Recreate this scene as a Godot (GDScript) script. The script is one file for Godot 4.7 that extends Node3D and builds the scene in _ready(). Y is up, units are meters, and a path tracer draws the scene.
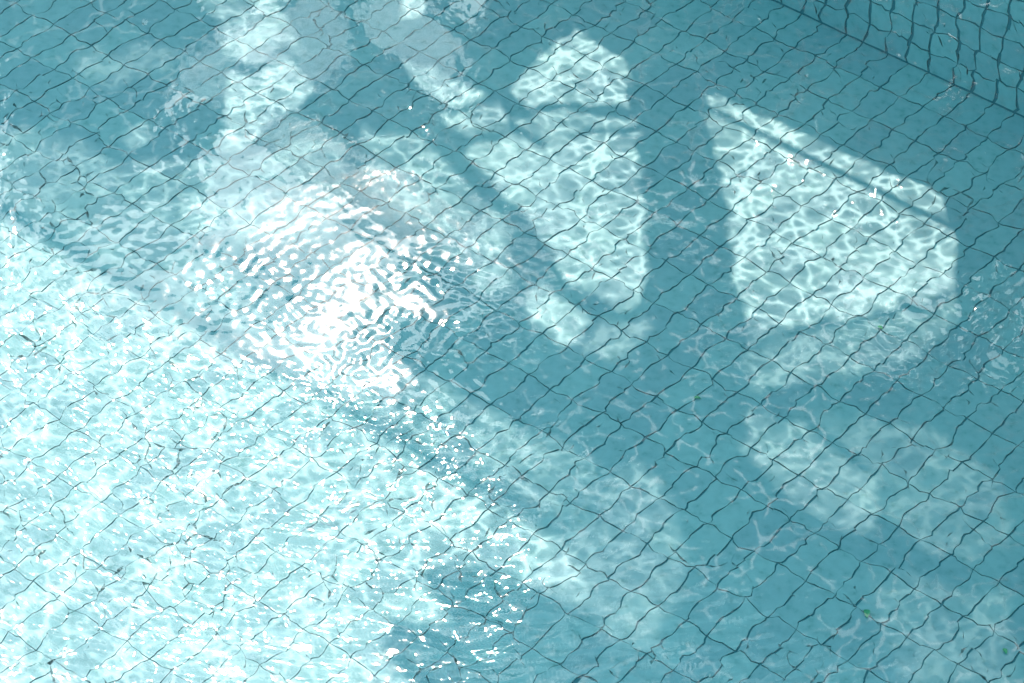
extends Node3D
# A swimming pool seen from a balcony: tiled floor and wall under rippled water, shaded by an unseen structure beside the pool.
# x runs along the pool's edge, z away from it, y = 0 is the pool floor.

const SUN := Vector3(-0.479027, 0.657414, -0.581670)     # towards the sun
const DEPTH := 0.8                                         # water depth
const STEP_X := 0.122                                      # tile spacing
const STEP_Z := 0.25
const X0 := -5.0
const X1 := 2.8
const Z0 := -2.5
const Z1 := 4.25
const FACADE := -3.6                                       # z of the unseen front that shades the pool

var waves: Array = []
var bend := FastNoiseLite.new()
var bend_fine := FastNoiseLite.new()
var zone := FastNoiseLite.new()
var M := {}
var rng := RandomNumberGenerator.new()


func _ready() -> void:
	rng.seed = 11
	set_camera()
	set_sky()
	set_sun()
	make_materials()
	make_waves()
	build_floor()
	build_walls()
	build_deck()
	build_unseen_pavilion()
	build_unseen_blocks()
	build_water()
	build_leaves()


# ---------------------------------------------------------------- camera, sky, sun

func set_camera() -> void:
	var cam := Camera3D.new()
	cam.name = "camera"
	cam.fov = 12.2385
	cam.near = 0.5
	cam.far = 400.0
	cam.transform = Transform3D(Basis(Vector3(0.788332, 0.045699, -0.61355), Vector3(-0.43139, 0.752089, -0.498262), Vector3(0.438674, 0.657476, 0.61261)), Vector3(5.475872, 9.050158, 8.802334))
	add_child(cam)
	cam.current = true


func set_sky() -> void:
	var w := 512
	var h := 256
	var data := PackedFloat32Array()
	data.resize(w * h * 4)
	var cloud := FastNoiseLite.new()
	cloud.seed = 5
	cloud.frequency = 4.0
	cloud.fractal_octaves = 5
	for y in h:
		var el := (0.5 - (y + 0.5) / h) * PI
		for x in w:
			var az := (x + 0.5) / w * TAU
			var d := Vector3(sin(az) * cos(el), sin(el), -cos(az) * cos(el))
			var up := maxf(d.y, 0.0)
			var k := pow(1.0 - up, 3.0)
			var c := Vector3(0.03, 0.275, 0.335).lerp(Vector3(0.105, 0.335, 0.385), k)
			var a := rad_to_deg(acos(clampf(d.dot(SUN), -1.0, 1.0)))
			var glow := 2.75 * exp(-a / 15.0)
			c += Vector3(1.0, 0.98, 0.95) * glow
			var p := d / (up + 0.25)
			var n := cloud.get_noise_3d(p.x, p.y * 0.5, p.z)
			c = c.lerp(Vector3(0.5, 0.52, 0.54) * (0.9 + 2.0 * glow), 0.4 * smoothstep(0.0, 0.35, n) * smoothstep(0.0, 0.15, up))
			if d.y < 0.0:
				c = Vector3(0.25, 0.27, 0.28)
			var at := (y * w + x) * 4
			data[at] = c.x
			data[at + 1] = c.y
			data[at + 2] = c.z
			data[at + 3] = 1.0
	var mat := PanoramaSkyMaterial.new()
	mat.panorama = ImageTexture.create_from_image(Image.create_from_data(w, h, false, Image.FORMAT_RGBAF, data.to_byte_array()))
	var sky := Sky.new()
	sky.sky_material = mat
	var env := Environment.new()
	env.background_mode = Environment.BG_SKY
	env.sky = sky
	env.background_energy_multiplier = 1.0
	env.tonemap_mode = Environment.TONE_MAPPER_LINEAR
	env.tonemap_exposure = 2.45
	env.sdfgi_enabled = true
	env.ssao_enabled = true
	env.ssil_enabled = true
	var we := WorldEnvironment.new()
	we.name = "world"
	we.environment = env
	add_child(we)


func set_sun() -> void:
	var sun := DirectionalLight3D.new()
	sun.name = "sun"
	sun.light_energy = 1.6
	sun.light_color = Color(1.0, 0.90, 0.83)
	sun.light_angular_distance = 0.5
	sun.shadow_enabled = true
	sun.basis = Basis.looking_at(-SUN, Vector3.UP)
	add_child(sun)


# ---------------------------------------------------------------- helpers

func linear(r: float, g: float, b: float) -> Color:
	return Color(r, g, b).linear_to_srgb()


func plain(called: String, c: Color, rough := 0.6, spec := 0.3) -> StandardMaterial3D:
	var m := StandardMaterial3D.new()
	m.resource_name = called
	m.albedo_color = c
	m.roughness = rough
	m.metallic_specular = spec
	M[called] = m
	return m


func make_materials() -> void:
	# cloudy glaze with a few darker specks
	var soft := FastNoiseLite.new()
	soft.seed = 8
	soft.frequency = 0.02
	soft.fractal_octaves = 5
	var ramp := Gradient.new()
	ramp.offsets = PackedFloat32Array([0.0, 0.25, 0.5, 0.8, 1.0])
	ramp.colors = PackedColorArray([Color(0.78, 0.84, 0.82), Color(0.93, 0.95, 0.95), Color(0.98, 0.98, 0.98), Color(1, 1, 1), Color(1, 1, 1)])
	var glaze := NoiseTexture2D.new()
	glaze.width = 512
	glaze.height = 512
	glaze.seamless = true
	glaze.noise = soft
	glaze.color_ramp = ramp
	for k in 4:
		var v: float = [0.92, 1.0, 1.05, 0.97][k]
		var tile := plain("tile_%d" % k, linear(0.30 * v, 0.495 * v, 0.54 * (2.0 * v + 1.0) / 3.0), 0.7, 0.06)
		tile.albedo_texture = glaze
		tile.uv1_triplanar = true
		tile.uv1_world_triplanar = true
		tile.uv1_scale = Vector3.ONE * 1.3
	plain("grout", linear(0.045, 0.175, 0.225), 0.9, 0.1)
	plain("stone", linear(0.50, 0.48, 0.44), 0.8)
	plain("render", linear(0.36, 0.355, 0.345), 0.85)
	plain("steel", linear(0.10, 0.11, 0.12), 0.5)
	plain("leaf", linear(0.06, 0.34, 0.15), 0.6)
	plain("concrete", linear(0.16, 0.16, 0.165), 0.8)
	for p in [["water", 0.026, 0.44], ["caustic_mask", 0.0, 0.5]]:
		var m := plain(p[0], Color(1, 1, 1, 0.0), p[1], p[2])
		m.transparency = BaseMaterial3D.TRANSPARENCY_ALPHA


func put(called: String, mesh: Mesh, mat: Material, parent: Node = self) -> MeshInstance3D:
	var o := MeshInstance3D.new()
	o.name = called
	o.mesh = mesh
	o.material_override = mat
	parent.add_child(o, true)
	return o


func tag(o: Node, label: String, category: String, group := "", kind := "") -> Node:
	if label:
		o.set_meta("label", label)
	if category:
		o.set_meta("category", category)
	if group:
		o.set_meta("group", group)
	if kind:
		o.set_meta("kind", kind)
	return o


func box(size: Vector3) -> BoxMesh:
	var b := BoxMesh.new()
	b.size = size
	return b


func arrays(v: PackedVector3Array, n: PackedVector3Array, f: PackedInt32Array) -> ArrayMesh:
	var a := []
	a.resize(Mesh.ARRAY_MAX)
	a[Mesh.ARRAY_VERTEX] = v
	a[Mesh.ARRAY_NORMAL] = n
	a[Mesh.ARRAY_INDEX] = f
	var m := ArrayMesh.new()
	m.add_surface_from_arrays(Mesh.PRIMITIVE_TRIANGLES, a)
	return m


# ---------------------------------------------------------------- tiles

func bent(x: float, z: float) -> Vector2:
	# how far the moving water shifts what lies below it
	var e := 0.004
	var g := Vector2(bend.get_noise_2d(x + e, z) - bend.get_noise_2d(x - e, z), bend.get_noise_2d(x, z + e) - bend.get_noise_2d(x, z - e)) / (2.0 * e)
	var f := Vector2(bend_fine.get_noise_2d(x + e, z) - bend_fine.get_noise_2d(x - e, z), bend_fine.get_noise_2d(x, z + e) - bend_fine.get_noise_2d(x, z - e)) / (2.0 * e)
	var wild := 1.0 + 0.2 * smoothstep(0.7, 2.2, z - 0.3 * x)
	wild *= 1.0 + 0.55 * zone.get_noise_2d(x * 1.7 - 70.0, z * 1.7)
	var b := (g * 0.00072 + f * 0.00025) * wild
	b.y *= smoothstep(0.0, 0.14, absf(z - Z0))
	return b


func tile_shape(x0: float, z0: float, sx: float, sz: float, nx: int, nz: int, gx: float, gz: float, lift: float, dz: float) -> Array:
	# a tile of the field with its corner at (x0, z0); top face as a small grid, then a skirt
	var v := PackedVector3Array()
	var n := PackedVector3Array()
	var f := PackedInt32Array()
	for j in nz + 1:
		for i in nx + 1:
			var x := x0 + sx * i / nx
			var z := z0 + sz * j / nz
			var b := bent(x, z + dz)
			var wide := 1.0 + 0.9 * bend_fine.get_noise_2d(x * 0.8 + 9.0, z * 0.8)
			wide *= 1.0 - 0.4 * smoothstep(0.8, 2.2, z + dz - 0.3 * x)
			v.append(Vector3(x + b.x + gx * wide * (0.5 - float(i) / nx), lift, z + b.y + gz * wide * (0.5 - float(j) / nz)))
			n.append(Vector3.UP)
	for j in nz:
		for i in nx:
			var a := j * (nx + 1) + i
			f.append_array([a, a + 1, a + nx + 2, a, a + nx + 2, a + nx + 1])
	var rim := []
	for i in nx: rim.append(i)
	for j in nz: rim.append(j * (nx + 1) + nx)
	for i in nx: rim.append(nz * (nx + 1) + nx - i)
	for j in nz: rim.append((nz - j) * (nx + 1))
	for k in rim.size():
		var a: Vector3 = v[rim[k]]
		var b: Vector3 = v[rim[(k + 1) % rim.size()]]
		var out := (b - a).cross(Vector3.UP).normalized()
		var s := v.size()
		v.append_array([a, b, b - Vector3(0, lift + 0.002, 0), a - Vector3(0, lift + 0.002, 0)])
		n.append_array([out, out, out, out])
		f.append_array([s, s + 2, s + 1, s, s + 3, s + 2])
	return [v, n, f]


func in_frame(p: Vector3, margin: float) -> bool:
	var cam: Camera3D = get_node("camera")
	var c := cam.transform.affine_inverse() * p
	var half := tan(deg_to_rad(cam.fov) / 2.0)
	return c.z < 0.0 and absf(c.y / c.z) < half * margin and absf(c.x / c.z) < half * 1024.0 / 683.0 * margin


func join(list: Array) -> ArrayMesh:
	var v := PackedVector3Array()
	var n := PackedVector3Array()
	var f := PackedInt32Array()
	for t in list:
		var s := v.size()
		v.append_array(t[0])
		n.append_array(t[1])
		var idx: PackedInt32Array = t[2]
		for k in idx:
			f.append(k + s)
	return arrays(v, n, f)


func lay(parent: Node3D, spots: Array, sz: float, nz: int, gx: float, gz: float, most: int, dz: float) -> void:
	# spots: [corner x, corner z] in the parent's own plane
	var cam: Camera3D = get_node("camera")
	var seen := []
	var rest := []
	for s in spots:
		var mid: Vector3 = parent.transform * Vector3(s.x + STEP_X / 2, 0, s.y + sz / 2)
		if in_frame(mid, 1.05):
			seen.append([cam.position.distance_to(mid), s])
		else:
			rest.append(s)
	seen.sort_custom(func(a, b): return a[0] < b[0])
	var k := 0
	var others := [[], [], [], []]
	for e in seen:
		var lift := 0.004 + rng.randf_range(-0.0006, 0.0006)
		var shape := tile_shape(e[1].x, e[1].y, STEP_X, sz, 5, nz, gx, gz, lift, dz)
		if k < most:
			put("tile" if k == 0 else "tile_%03d" % k, arrays(shape[0], shape[1], shape[2]), M["tile_%d" % rng.randi_range(0, 3)], parent)
			k += 1
		else:
			others[rng.randi_range(0, 3)].append(shape)
	for s in rest:
		others[rng.randi_range(0, 3)].append(tile_shape(s.x, s.y, STEP_X, sz, 2, 2, gx, gz, 0.004, dz))
	var whole := ArrayMesh.new()
	for c in 4:
		var m := join(others[c])
		whole.add_surface_from_arrays(Mesh.PRIMITIVE_TRIANGLES, m.surface_get_arrays(0))
		whole.surface_set_material(c, M["tile_%d" % c])
	var o := MeshInstance3D.new()
	o.name = "tile_field"
	o.mesh = whole
	o.set_meta("kind", "stuff")
	parent.add_child(o)


func build_floor() -> void:
	bend.seed = 21
	bend.frequency = 1.0 / 0.19
	bend.fractal_type = FastNoiseLite.FRACTAL_NONE
	bend_fine.seed = 4
	bend_fine.frequency = 1.0 / 0.07
	bend_fine.fractal_type = FastNoiseLite.FRACTAL_NONE
	var bed := box(Vector3(X1 - X0 + 0.6, 0.2, Z1 - Z0 + 0.6))
	var o := put("pool_floor", bed, M.grout)
	o.position = Vector3((X0 + X1) / 2, -0.1, (Z0 + Z1) / 2)
	tag(o, "", "", "", "structure")
	var spots := []
	var off := -o.position
	for i in range(floori(X0 / STEP_X), ceili(X1 / STEP_X)):
		for j in range(-10, ceili(Z1 / STEP_Z)):
			spots.append(Vector2(i * STEP_X, j * STEP_Z))
	# the tiles lie on the bed; a plain node frame keeps their coordinates those of the world
	o.mesh = shifted(bed, o.position)
	o.position = Vector3.ZERO
	lay(o, spots, STEP_Z, 12, 0.006, 0.0042, 300, 0.0)


func shifted(b: BoxMesh, by: Vector3) -> ArrayMesh:
	var a := b.get_mesh_arrays()
	var v: PackedVector3Array = a[Mesh.ARRAY_VERTEX]
	for k in v.size():
		v[k] += by
	a[Mesh.ARRAY_VERTEX] = v
	var m := ArrayMesh.new()
	m.add_surface_from_arrays(Mesh.PRIMITIVE_TRIANGLES, a)
	return m


func build_walls() -> void:
	# the far wall: its own plane is (x, z) with z downwards from the rim, turned upright about x
	var top := DEPTH + 0.02
	var o := put("pool_wall", shifted(box(Vector3(X1 - X0 + 0.6, 0.2, top)), Vector3((X0 + X1) / 2, -0.1, -top / 2)), M.grout)
	o.transform = Transform3D(Basis(Vector3.RIGHT, PI / 2), Vector3(0, 0, Z0))
	tag(o, "pale turquoise tiled pool wall in the upper right corner of the photo", "pool wall")
	var spots := []
	for i in range(floori(X0 / STEP_X), ceili(X1 / STEP_X)):
		for j in 7:
			spots.append(Vector2(i * STEP_X, -0.122 * (j + 1) - 0.013))
	lay(o, spots, 0.122, 5, 0.012, 0.006, 300, Z0)
	for s in [["left_pool_wall", Vector3(0.2, top, Z1 - Z0 + 0.4), Vector3(X0 - 0.1, top / 2, (Z0 + Z1) / 2)], ["right_pool_wall", Vector3(0.2, top, Z1 - Z0 + 0.4), Vector3(X1 + 0.1, top / 2, (Z0 + Z1) / 2)], ["near_pool_wall", Vector3(X1 - X0, top, 0.2), Vector3((X0 + X1) / 2, top / 2, Z1 + 0.1)]]:
		var w := put(s[0], box(s[1]), M.tile_1)
		w.position = s[2]
		tag(w, "", "", "", "structure")


func build_deck() -> void:
	var y := DEPTH - 0.09
	for s in [[-30.0, X0 - 0.02, -30.0, 30.0], [X1 + 0.02, 30.0, -30.0, 30.0], [X0 - 0.02, X1 + 0.02, -30.0, Z0 - 0.01], [X0 - 0.02, X1 + 0.02, Z1 + 0.02, 30.0]]:
		var b := put("pool_deck", box(Vector3(s[1] - s[0], 0.12, s[3] - s[2])), M.stone)
		b.position = Vector3((s[0] + s[1]) / 2, y + 0.06, (s[2] + s[3]) / 2)
		tag(b, "", "", "", "structure")


# ---------------------------------------------------------------- unseen poolside structure, shaped to shade the pool

func build_unseen_pavilion() -> void:
	var base := DEPTH + 0.03
	var r := Node3D.new()
	r.name = "unseen_pavilion"
	r.position = Vector3(0, base, FACADE)
	add_child(r)
	tag(r, "pale structure out of view beyond the far pool wall, shaped to cast the shadow stripes on the pool", "unseen_pavilion")
	var wall := CSGCombiner3D.new()
	wall.name = "wall"
	r.add_child(wall)
	slab(wall, PackedVector2Array([Vector2(-14, base), Vector2(7, base), Vector2(7, 9.5), Vector2(-1.6, 9.5), Vector2(-2.2, 8.5), Vector2(-2.95, 8.0), Vector2(-3.45, 7.65), Vector2(-3.8, 7.2), Vector2(-3.9, 7.0), Vector2(-4.1, 6.75), Vector2(-4.55, 6.5), Vector2(-4.5, 6.3), Vector2(-4.15, 6.2), Vector2(-4.35, 6.0), Vector2(-4.05, 5.8), Vector2(-3.45, 5.72), Vector2(-3.3, 5.6), Vector2(-3.1, 5.42), Vector2(-14, 5.42)]), base, false)  # outline drawn to shade the floor and darken the reflection
	var opened: Array[PackedVector2Array] = []
	# openings shaped to the sun patches on the floor; slats dim each to this share
	for e in [
		[1, [Vector2(-2.58, 2.23), Vector2(-2.45, 2.16), Vector2(-1.21, 2.09), Vector2(-1.20, 2.38), Vector2(-1.22, 2.66), Vector2(-1.42, 2.87), Vector2(-1.90, 3.25), Vector2(-2.52, 3.76), Vector2(-2.53, 3.50)]],
		[0.65, [Vector2(-2.57, 4.10), Vector2(-2.27, 4.06), Vector2(-1.84, 4.15), Vector2(-1.95, 4.50), Vector2(-2.26, 4.55), Vector2(-2.62, 4.42)]],
		[1, [Vector2(-3.37, 2.15), Vector2(-3.01, 2.23), Vector2(-3.03, 2.59), Vector2(-3.23, 2.66), Vector2(-3.72, 2.99), Vector2(-3.79, 2.93)]],
		[1, [Vector2(-4.04, 3.43), Vector2(-3.79, 3.17), Vector2(-3.58, 3.15), Vector2(-3.25, 2.87), Vector2(-3.00, 2.68), Vector2(-2.99, 3.15), Vector2(-3.07, 3.81), Vector2(-3.16, 3.98), Vector2(-3.49, 3.96), Vector2(-3.62, 3.82), Vector2(-3.75, 3.68), Vector2(-4.07, 3.54)]],
		[1, [Vector2(-3.75, 4.20), Vector2(-3.63, 4.04), Vector2(-3.38, 4.10), Vector2(-3.42, 4.27), Vector2(-3.56, 4.38), Vector2(-3.75, 4.32)]],
		[1, [Vector2(-4.47, 3.06), Vector2(-4.33, 2.97), Vector2(-3.85, 2.96), Vector2(-4.03, 3.17), Vector2(-4.33, 3.25)]],
		[1, [Vector2(-5.55, 3.75), Vector2(-5.38, 3.67), Vector2(-5.14, 3.44), Vector2(-4.98, 3.53), Vector2(-5.15, 3.81), Vector2(-5.28, 4.08), Vector2(-5.46, 4.30), Vector2(-5.58, 4.32), Vector2(-5.53, 4.09)]],
		[1, [Vector2(-6.14, 4.57), Vector2(-5.96, 4.35), Vector2(-5.90, 4.38), Vector2(-6.08, 4.62)]],
		[1, [Vector2(-5.73, 4.79), Vector2(-5.45, 4.57), Vector2(-5.16, 4.43), Vector2(-5.21, 4.58), Vector2(-5.61, 4.88)]],
		[1, [Vector2(-4.49, 2.80), Vector2(-4.44, 2.58), Vector2(-4.25, 2.47), Vector2(-4.34, 2.69)]],
		[0.85, [Vector2(-5.74, 3.31), Vector2(-5.25, 3.02), Vector2(-5.08, 3.27), Vector2(-5.08, 3.39), Vector2(-5.17, 3.40), Vector2(-5.39, 3.64), Vector2(-5.56, 3.71)]],
		[0.65, [Vector2(-6.85, 4.92), Vector2(-6.49, 4.71), Vector2(-6.18, 4.73), Vector2(-5.85, 4.54), Vector2(-5.61, 4.42), Vector2(-5.45, 4.34), Vector2(-5.23, 4.10), Vector2(-4.79, 3.79), Vector2(-4.75, 4.16), Vector2(-4.86, 4.48), Vector2(-5.32, 4.77), Vector2(-5.73, 4.97), Vector2(-6.19, 5.20), Vector2(-6.80, 5.25)]],
		[0.75, [Vector2(-4.71, 3.65), Vector2(-4.28, 3.50), Vector2(-4.13, 3.61), Vector2(-3.81, 3.78), Vector2(-3.80, 4.17), Vector2(-4.00, 4.34), Vector2(-4.34, 4.11), Vector2(-4.69, 4.13)]],
		[0.96, [Vector2(-3.76, 3.05), Vector2(-3.23, 2.70), Vector2(-3.03, 2.63), Vector2(-3.01, 2.66), Vector2(-3.24, 2.84), Vector2(-3.58, 3.12), Vector2(-3.78, 3.13)]],
		[0.9, [Vector2(-4.21, 3.29), Vector2(-4.03, 3.20), Vector2(-3.84, 2.98), Vector2(-3.75, 3.05), Vector2(-3.79, 3.14), Vector2(-4.04, 3.40), Vector2(-4.21, 3.41)]],
		[0.45, [Vector2(-6.55, 4.27), Vector2(-6.01, 3.81), Vector2(-5.75, 3.79), Vector2(-5.87, 3.96), Vector2(-6.28, 4.32)]],
		[0.65, [Vector2(-3.33, 4.11), Vector2(-3.16, 4.01), Vector2(-3.07, 3.85), Vector2(-3.02, 3.96), Vector2(-3.23, 4.28), Vector2(-3.54, 4.41), Vector2(-3.40, 4.27)]],
		[0.6, [Vector2(-2.52, 3.79), Vector2(-1.90, 3.28), Vector2(-1.42, 2.90), Vector2(-1.22, 2.69), Vector2(-1.24, 2.88), Vector2(-1.47, 3.19), Vector2(-1.78, 3.51), Vector2(-2.56, 4.06)]],
		[0.4, [Vector2(-1.81, 4.16), Vector2(-2.23, 4.04), Vector2(-2.48, 4.04), Vector2(-1.50, 3.65), Vector2(-1.17, 3.73), Vector2(-1.26, 4.19), Vector2(-1.69, 4.43), Vector2(-1.94, 4.36)]],
		[0.4, [Vector2(-2.06, 4.69), Vector2(-1.30, 4.36), Vector2(-1.33, 4.85), Vector2(-1.96, 5.20)]],
		[0.55, [Vector2(-3.61, 5.22), Vector2(-3.17, 4.76), Vector2(-2.97, 4.86), Vector2(-2.95, 5.15), Vector2(-3.20, 5.72), Vector2(-3.45, 5.81)]],
		[1, [Vector2(-1.15, 3.95), Vector2(-0.5, 3.8), Vector2(-0.45, 4.5), Vector2(-1.1, 4.6)]],  # openings shaped to mirror as pale patches in the water
		[1, [Vector2(-0.15, 3.6), Vector2(0.12, 3.6), Vector2(0.1, 4.25), Vector2(-0.12, 4.2)]],
		[1, [Vector2(-0.75, 2.5), Vector2(-0.5, 2.45), Vector2(-0.5, 2.85), Vector2(-0.75, 2.95)]],
		[1, [Vector2(-0.45, 3.05), Vector2(-0.25, 3.0), Vector2(-0.3, 3.3), Vector2(-0.45, 3.3)]],
		[0.6, [Vector2(-7.2, 4.95), Vector2(-4.9, 4.98), Vector2(-3.4, 4.9), Vector2(-3.4, 5.36), Vector2(-7.2, 5.36)]],
	]:
		var region := ragged(e[1])
		slab(wall, region, base, true)
		if e[0] == 1:
			opened.append(region)
			continue
		var low := 99.0
		var high := -99.0
		for v in region:
			low = minf(low, v.y)
			high = maxf(high, v.y)
		var y := low - 0.01
		while y < high:
			var t := y + 0.034 * (1.0 - float(e[0]))
			var pieces: Array = Geometry2D.intersect_polygons(PackedVector2Array([Vector2(-9, y), Vector2(1, y), Vector2(1, t), Vector2(-9, t)]), region)
			for hole in opened:
				var left := []
				for piece in pieces:
					left.append_array(Geometry2D.clip_polygons(piece, hole))
				pieces = left
			for piece in pieces:
				if Geometry2D.triangulate_polygon(piece).size() > 0:
					put("dimming_slat", prism(piece, base, 0.006), M.render, r)
			y += 0.034
	var unseen_canopy := put("unseen_canopy", box(Vector3(8.6, 0.08, 2.3)), M.render, r)  # out of view, placed to darken the pool by the far wall
	unseen_canopy.position = Vector3(1.75, 5.65 - base, 1.2)
	var bar := put("unseen_bar", box(Vector3(1.5, 0.026, 0.026)), M.steel, r)  # out of view, casts the thin dark line across the sunlit patch
	bar.position = Vector3(-1.9, 2.305 - base, 0.0)


func ragged(points: Array) -> PackedVector2Array:
	# uneven outline, so the sunlit patches get wavering edges
	var q := PackedVector2Array()
	for k in points.size():
		var a: Vector2 = points[k]
		var b: Vector2 = points[(k + 1) % points.size()]
		var n := maxi(1, int(a.distance_to(b) / 0.1))
		for m in n:
			var p := a.lerp(b, float(m) / n)
			q.append(p + Vector2(bend.get_noise_2d(p.x * 1.3, p.y * 1.3), bend.get_noise_2d(p.x * 1.3 + 50.0, p.y * 1.3)) * 0.05)
	return q


func prism(q: PackedVector2Array, base: float, depth: float) -> ArrayMesh:
	var st := SurfaceTool.new()
	st.begin(Mesh.PRIMITIVE_TRIANGLES)
	st.set_smooth_group(-1)
	var f := Geometry2D.triangulate_polygon(q)
	for z in [-depth / 2, depth / 2]:
		for k in f:
			st.add_vertex(Vector3(q[k].x, q[k].y - base, z))
	for k in q.size():
		var a := Vector3(q[k].x, q[k].y - base, -depth / 2)
		var b := Vector3(q[(k + 1) % q.size()].x, q[(k + 1) % q.size()].y - base, -depth / 2)
		var up := Vector3(0, 0, depth)
		for p in [a, b, b + up, a, b + up, a + up]:
			st.add_vertex(p)
	st.generate_normals()
	return st.commit()


func slab(parent: Node3D, points: PackedVector2Array, base: float, cut: bool) -> void:
	var p := CSGPolygon3D.new()
	var q := PackedVector2Array()
	for v in points:
		q.append(v - Vector2(0, base))
	p.polygon = q
	p.depth = 0.2 if cut else 0.05
	p.position.z = 0.1 if cut else 0.025
	p.name = "opening" if cut else "panel"
	if cut:
		p.operation = CSGShape3D.OPERATION_SUBTRACTION
	p.material = M.render
	parent.add_child(p, true)


# ---------------------------------------------------------------- unseen blocks far behind

func build_unseen_blocks() -> void:
	# two unseen blocks placed to darken the reflections; the sun stands in the gap between them, and the water mirrors their shaded sides
	for wing in [["unseen_block_right", -24.4, 64.0, "unseen tall grey block, placed to be mirrored darkly along the top right of the water"], ["unseen_block_left", -53.0, 46.0, "unseen tall grey block, placed to be mirrored darkly at the left edge of the water"]]:
		var r := Node3D.new()
		r.name = wing[0]
		var az := deg_to_rad(wing[1])
		var w: float = wing[2]
		r.position = Vector3(sin(az), 0, -cos(az)) * 140.0 + Vector3(0, DEPTH, 0)
		r.rotation.y = -az
		add_child(r)
		tag(r, wing[3], "building")
		put("wall", box(Vector3(w, 114, 14)), M.concrete, r).position = Vector3(0, 57, -7.2)
		put("roof", box(Vector3(w + 1.0, 0.8, 16)), M.render, r).position = Vector3(0, 114.4, -7)
		for k in 33:
			put("balcony", box(Vector3(w - 2.0, 0.3, 1.6)), M.render, r).position = Vector3(0, 3.4 + k * 3.4, 0.6)
			put("railing", box(Vector3(w - 2.0, 0.9, 0.06)), M.steel, r).position = Vector3(0, 4.02 + k * 3.4, 1.35)
		for k in int(w / 6.0):
			put("party_wall", box(Vector3(0.25, 113, 1.5)), M.render, r).position = Vector3(3.0 - w / 2 + 6.0 * k, 56.5, 0.58)


# ---------------------------------------------------------------- water

func make_waves() -> void:
	zone.seed = 12
	zone.frequency = 0.9
	zone.fractal_octaves = 2
	var r := RandomNumberGenerator.new()
	r.seed = 77
	for family in [[38, 0.042, 0.155, 1.0], [12, 0.22, 0.7, 0.5]]:
		var bow := 0.0
		var made := []
		for k in family[0]:
			var l: float = family[1] * pow(family[2] / family[1], r.randf())
			var t := r.randf() * TAU
			var kk := TAU / l
			var amp := pow(l, 1.5)
			made.append([kk * cos(t), kk * sin(t), r.randf() * TAU, amp])
			bow += pow(amp * kk * kk, 2.0) / 2.0
		for wv in made:
			wv[3] *= family[3] / sqrt(bow)          # a curvature of so many per metre
		waves.append_array(made)


func slope_at(x: float, z: float) -> Vector3:
	# (slope along x, slope along z, height)
	var s := Vector3.ZERO
	var m := 1.0 + 0.8 * zone.get_noise_2d(x, z)
	for wv in waves:
		var ph: float = wv[0] * x + wv[1] * z + wv[2]
		var d: float = -wv[3] * sin(ph)
		s.x += d * wv[0]
		s.y += d * wv[1]
		s.z += wv[3] * cos(ph)
	return s * m


func build_water() -> void:
	var water := Node3D.new()
	water.name = "water"
	water.position = Vector3(0, DEPTH, 0)
	add_child(water)
	tag(water, "", "", "", "structure")
	build_surface(water)
	build_caustic_mask(water)


func build_surface(water: Node3D) -> void:
	var cell := 0.0108
	var nx := int((X1 - X0) / cell)
	var nz := int((Z1 - Z0) / cell)
	var v := PackedVector3Array()
	var n := PackedVector3Array()
	var f := PackedInt32Array()
	v.resize((nx + 1) * (nz + 1))
	n.resize(v.size())
	f.resize(nx * nz * 6)
	var fine := FastNoiseLite.new()
	fine.seed = 9
	fine.frequency = 1.0 / 0.09
	fine.fractal_octaves = 3
	var sparkle := FastNoiseLite.new()
	sparkle.seed = 31
	sparkle.frequency = 1.0 / 0.062
	sparkle.fractal_type = FastNoiseLite.FRACTAL_NONE
	var k := 0
	for j in nz + 1:
		var z := Z0 + (Z1 - Z0) * j / nz
		for i in nx + 1:
			var x := X0 + (X1 - X0) * i / nx
			var s := slope_at(x, z)
			var choppy := smoothstep(1.1, 1.8, z - 0.08 * x) * smoothstep(1.6, 2.2, Vector2(x + 1.21, z - 0.24).length())
			var a := 0.22 + 0.5 * choppy
			var h := s.z * a
			var e := 0.005
			var c := (0.0002 + 0.0125 * choppy) * (0.75 + 0.65 * smoothstep(-0.2, 0.4, zone.get_noise_2d(x, z)))
			c += 0.0042 * smoothstep(-0.1, 0.5, x * 0.788 - z * 0.614) * smoothstep(-1.7, -0.5, z) * smoothstep(0.02, 0.3, zone.get_noise_2d(x * 2.3 + 20.0, z * 2.3))       # gusts
			var s0 := sparkle.get_noise_2d(x, z)
			var sp := 0.00046 * (1.0 - 0.5 * choppy) * (0.8 + 0.9 * zone.get_noise_2d(x * 2.0 - 30.0, z * 2.0)) * (0.2 + 1.3 * smoothstep(-0.15, 0.75, x * 0.614 + z * 0.788))
			# short crests sweep round in wide arcs
			var f0 := swept(fine, x, z)
			var gx := (swept(fine, x + e, z) - f0) / e
			var gz := (swept(fine, x, z + e) - f0) / e
			var jx := (sparkle.get_noise_2d(x + e, z) - s0) / e * sp
			var jz := (sparkle.get_noise_2d(x, z + e) - s0) / e * sp
			v[k] = Vector3(x, h + c * f0 + sp * s0, z)
			n[k] = Vector3(-s.x * a - gx * c - jx, 1.0, -s.y * a - gz * c - jz).normalized()
			k += 1
	k = 0
	for j in nz:
		for i in nx:
			var a := j * (nx + 1) + i
			f[k] = a
			f[k + 1] = a + 1
			f[k + 2] = a + nx + 2
			f[k + 3] = a
			f[k + 4] = a + nx + 2
			f[k + 5] = a + nx + 1
			k += 6
	put("surface", arrays(v, n, f), M.water, water)


func swept(n: FastNoiseLite, x: float, z: float) -> float:
	var dx := x + 1.21
	var dz := z - 0.24
	return n.get_noise_2d(atan2(dz, dx) * 0.85, sqrt(dx * dx + dz * dz))


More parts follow.
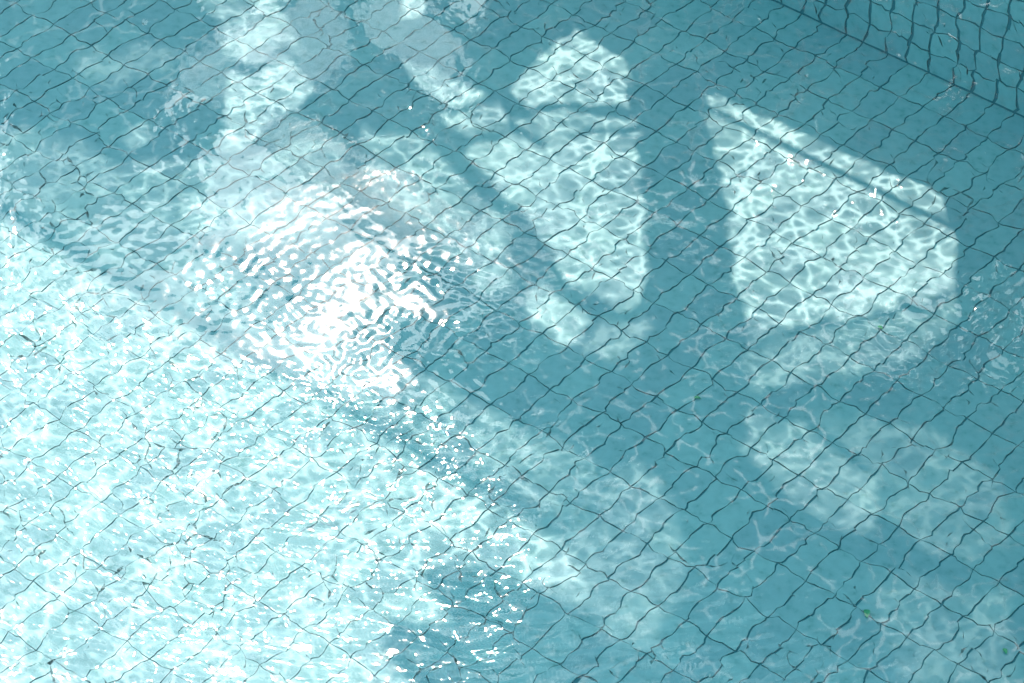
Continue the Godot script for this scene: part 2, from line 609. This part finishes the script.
func build_caustic_mask(water: Node3D) -> void:
	# Added sheet: its normals hold a caustic map that masks the sun; parcels of light are carried down through the waves, and where few arrive, the little facets lean away from the sun and turn it back.
	var cell := 0.0075
	var nx := int((X1 - X0) / cell)
	var nz := int((Z1 - Z0) / cell)
	var gain := 0.6
	var sx := PackedFloat32Array()
	var sz := PackedFloat32Array()
	sx.resize((nx + 1) * (nz + 1))
	sz.resize(sx.size())
	# slopes on a grid twice as coarse, filled in between
	for j in range(0, nz + 1):
		var z := Z0 + j * cell
		for i in range(0, nx + 1, 2):
			var s := slope_at(X0 + i * cell, z)
			sx[j * (nx + 1) + i] = s.x * gain
			sz[j * (nx + 1) + i] = s.y * gain
		for i in range(1, nx + 1, 2):
			var at := j * (nx + 1) + i
			var right := at + 1 if i < nx else at - 1
			sx[at] = (sx[at - 1] + sx[right]) / 2
			sz[at] = (sz[at - 1] + sz[right]) / 2
	var got := PackedFloat32Array()
	got.resize(sx.size())
	var w := nx + 1
	for j in nz:
		for i in nx:
			var at := j * w + i
			var ax := sx[at]
			var bx := sx[at + 1] - ax
			var cx := sx[at + w] - ax
			var az := sz[at]
			var bz := sz[at + 1] - az
			var cz := sz[at + w] - az
			for q in 9:
				var u := (q % 3 + 0.5) / 3.0
				var t := (q / 3 + 0.5) / 3.0
				var px := i + u + (ax + bx * u + cx * t) / cell
				var pz := j + t + (az + bz * u + cz * t) / cell
				var ix := int(px)
				var iz := int(pz)
				if px >= 0.0 and pz >= 0.0 and ix < nx and iz < nz:
					var fx := px - ix
					var fz := pz - iz
					var g := iz * w + ix
					got[g] += (1 - fx) * (1 - fz) / 9.0
					got[g + 1] += fx * (1 - fz) / 9.0
					got[g + w] += (1 - fx) * fz / 9.0
					got[g + w + 1] += fx * fz / 9.0
	# lean of a facet that lets a given share of the sun through
	var lean := PackedFloat32Array()
	lean.resize(257)
	var el := asin(SUN.y)
	for k in 257:
		var want := k / 256.0
		var lo := 0.0
		var hi := el - 0.02
		for q in 24:
			var mid := (lo + hi) / 2
			if 1.0 - fresnel(sin(el - mid) * 0.97) > want:
				lo = mid
			else:
				hi = mid
		lean[k] = lo
	var away := -Vector3(SUN.x, 0, SUN.z).normalized()
	var across := away.cross(Vector3.UP)
	var v := PackedVector3Array()
	var n := PackedVector3Array()
	var f := PackedInt32Array()
	v.resize(sx.size())
	n.resize(sx.size())
	f.resize(nx * nz * 6)
	for j in nz + 1:
		for i in nx + 1:
			var at := j * w + i
			var calm := 0.17 + 0.26 * smoothstep(1.0, 2.4, Z0 + j * cell + 0.7 - 0.3 * (X0 + i * cell + 0.6))
			var t := lean[int(clampf(got[at] * 0.54, calm, 0.94) * 256.0)]
			v[at] = Vector3(X0 + (X1 - X0) * i / nx, -0.03, Z0 + (Z1 - Z0) * j / nz)
			n[at] = (Vector3.UP * cos(t) + away * sin(t)) * 0.97 + across * 0.243
	var k := 0
	for j in nz:
		for i in nx:
			var a := j * w + i
			f[k] = a
			f[k + 1] = a + 1
			f[k + 2] = a + w + 1
			f[k + 3] = a
			f[k + 4] = a + w + 1
			f[k + 5] = a + w
			k += 6
	put("caustic_mask", arrays(v, n, f), M.caustic_mask, water)


func fresnel(c: float) -> float:
	var g := sqrt(1.5 * 1.5 - 1.0 + c * c)
	var a := (g - c) / (g + c)
	var b := (c * (g + c) - 1.0) / (c * (g - c) + 1.0)
	return 0.5 * a * a * (1.0 + b * b)


# ---------------------------------------------------------------- small things

func build_leaves() -> void:
	# [place on the pool floor, length, turn, label]
	for l in [
		[Vector2(1.52, 0.74), 0.048, 0.6, "bright green leaf lying on the pool floor in the lower right corner"],
		[Vector2(0.25, 0.15), 0.032, 2.1, "small green leaf lying beside a joint in the shaded strip between the sunlit patches"],
		[Vector2(2.05, 0.57), 0.032, 0.9, "green leaf scrap caught on a joint by the right lower edge of the photo"],
		[Vector2(0.6, -0.76), 0.03, 1.4, "yellow green leaf scrap below the large sunlit patch on the right"],
	]:
		var b := bent(l[0].x, l[0].y)
		var v := PackedVector3Array()
		var st := SurfaceTool.new()
		st.begin(Mesh.PRIMITIVE_TRIANGLES)
		var n := 9
		for k in n + 1:
			var t := float(k) / n
			var w: float = l[1] * 0.27 * pow(sin(PI * pow(t, 0.8)), 0.8)
			var lift: float = 0.004 + 0.12 * l[1] * sin(PI * t)
			v.append(Vector3(-w, lift + 0.3 * w, (t - 0.5) * l[1]))
			v.append(Vector3(0, lift, (t - 0.5) * l[1]))
			v.append(Vector3(w, lift + 0.35 * w, (t - 0.5) * l[1]))
		for p in v:
			st.add_vertex(p)
		for k in n:
			for e in 2:
				for q in [0, 1, 4, 0, 4, 3]:
					st.add_index(k * 3 + e + q)
		st.generate_normals()
		var o := put("leaf", st.commit(), M.leaf)
		o.position = Vector3(l[0].x + b.x, 0.004, l[0].y + b.y)
		o.rotation.y = l[2]
		tag(o, l[3], "leaf", "leaves sunk to the pool floor")
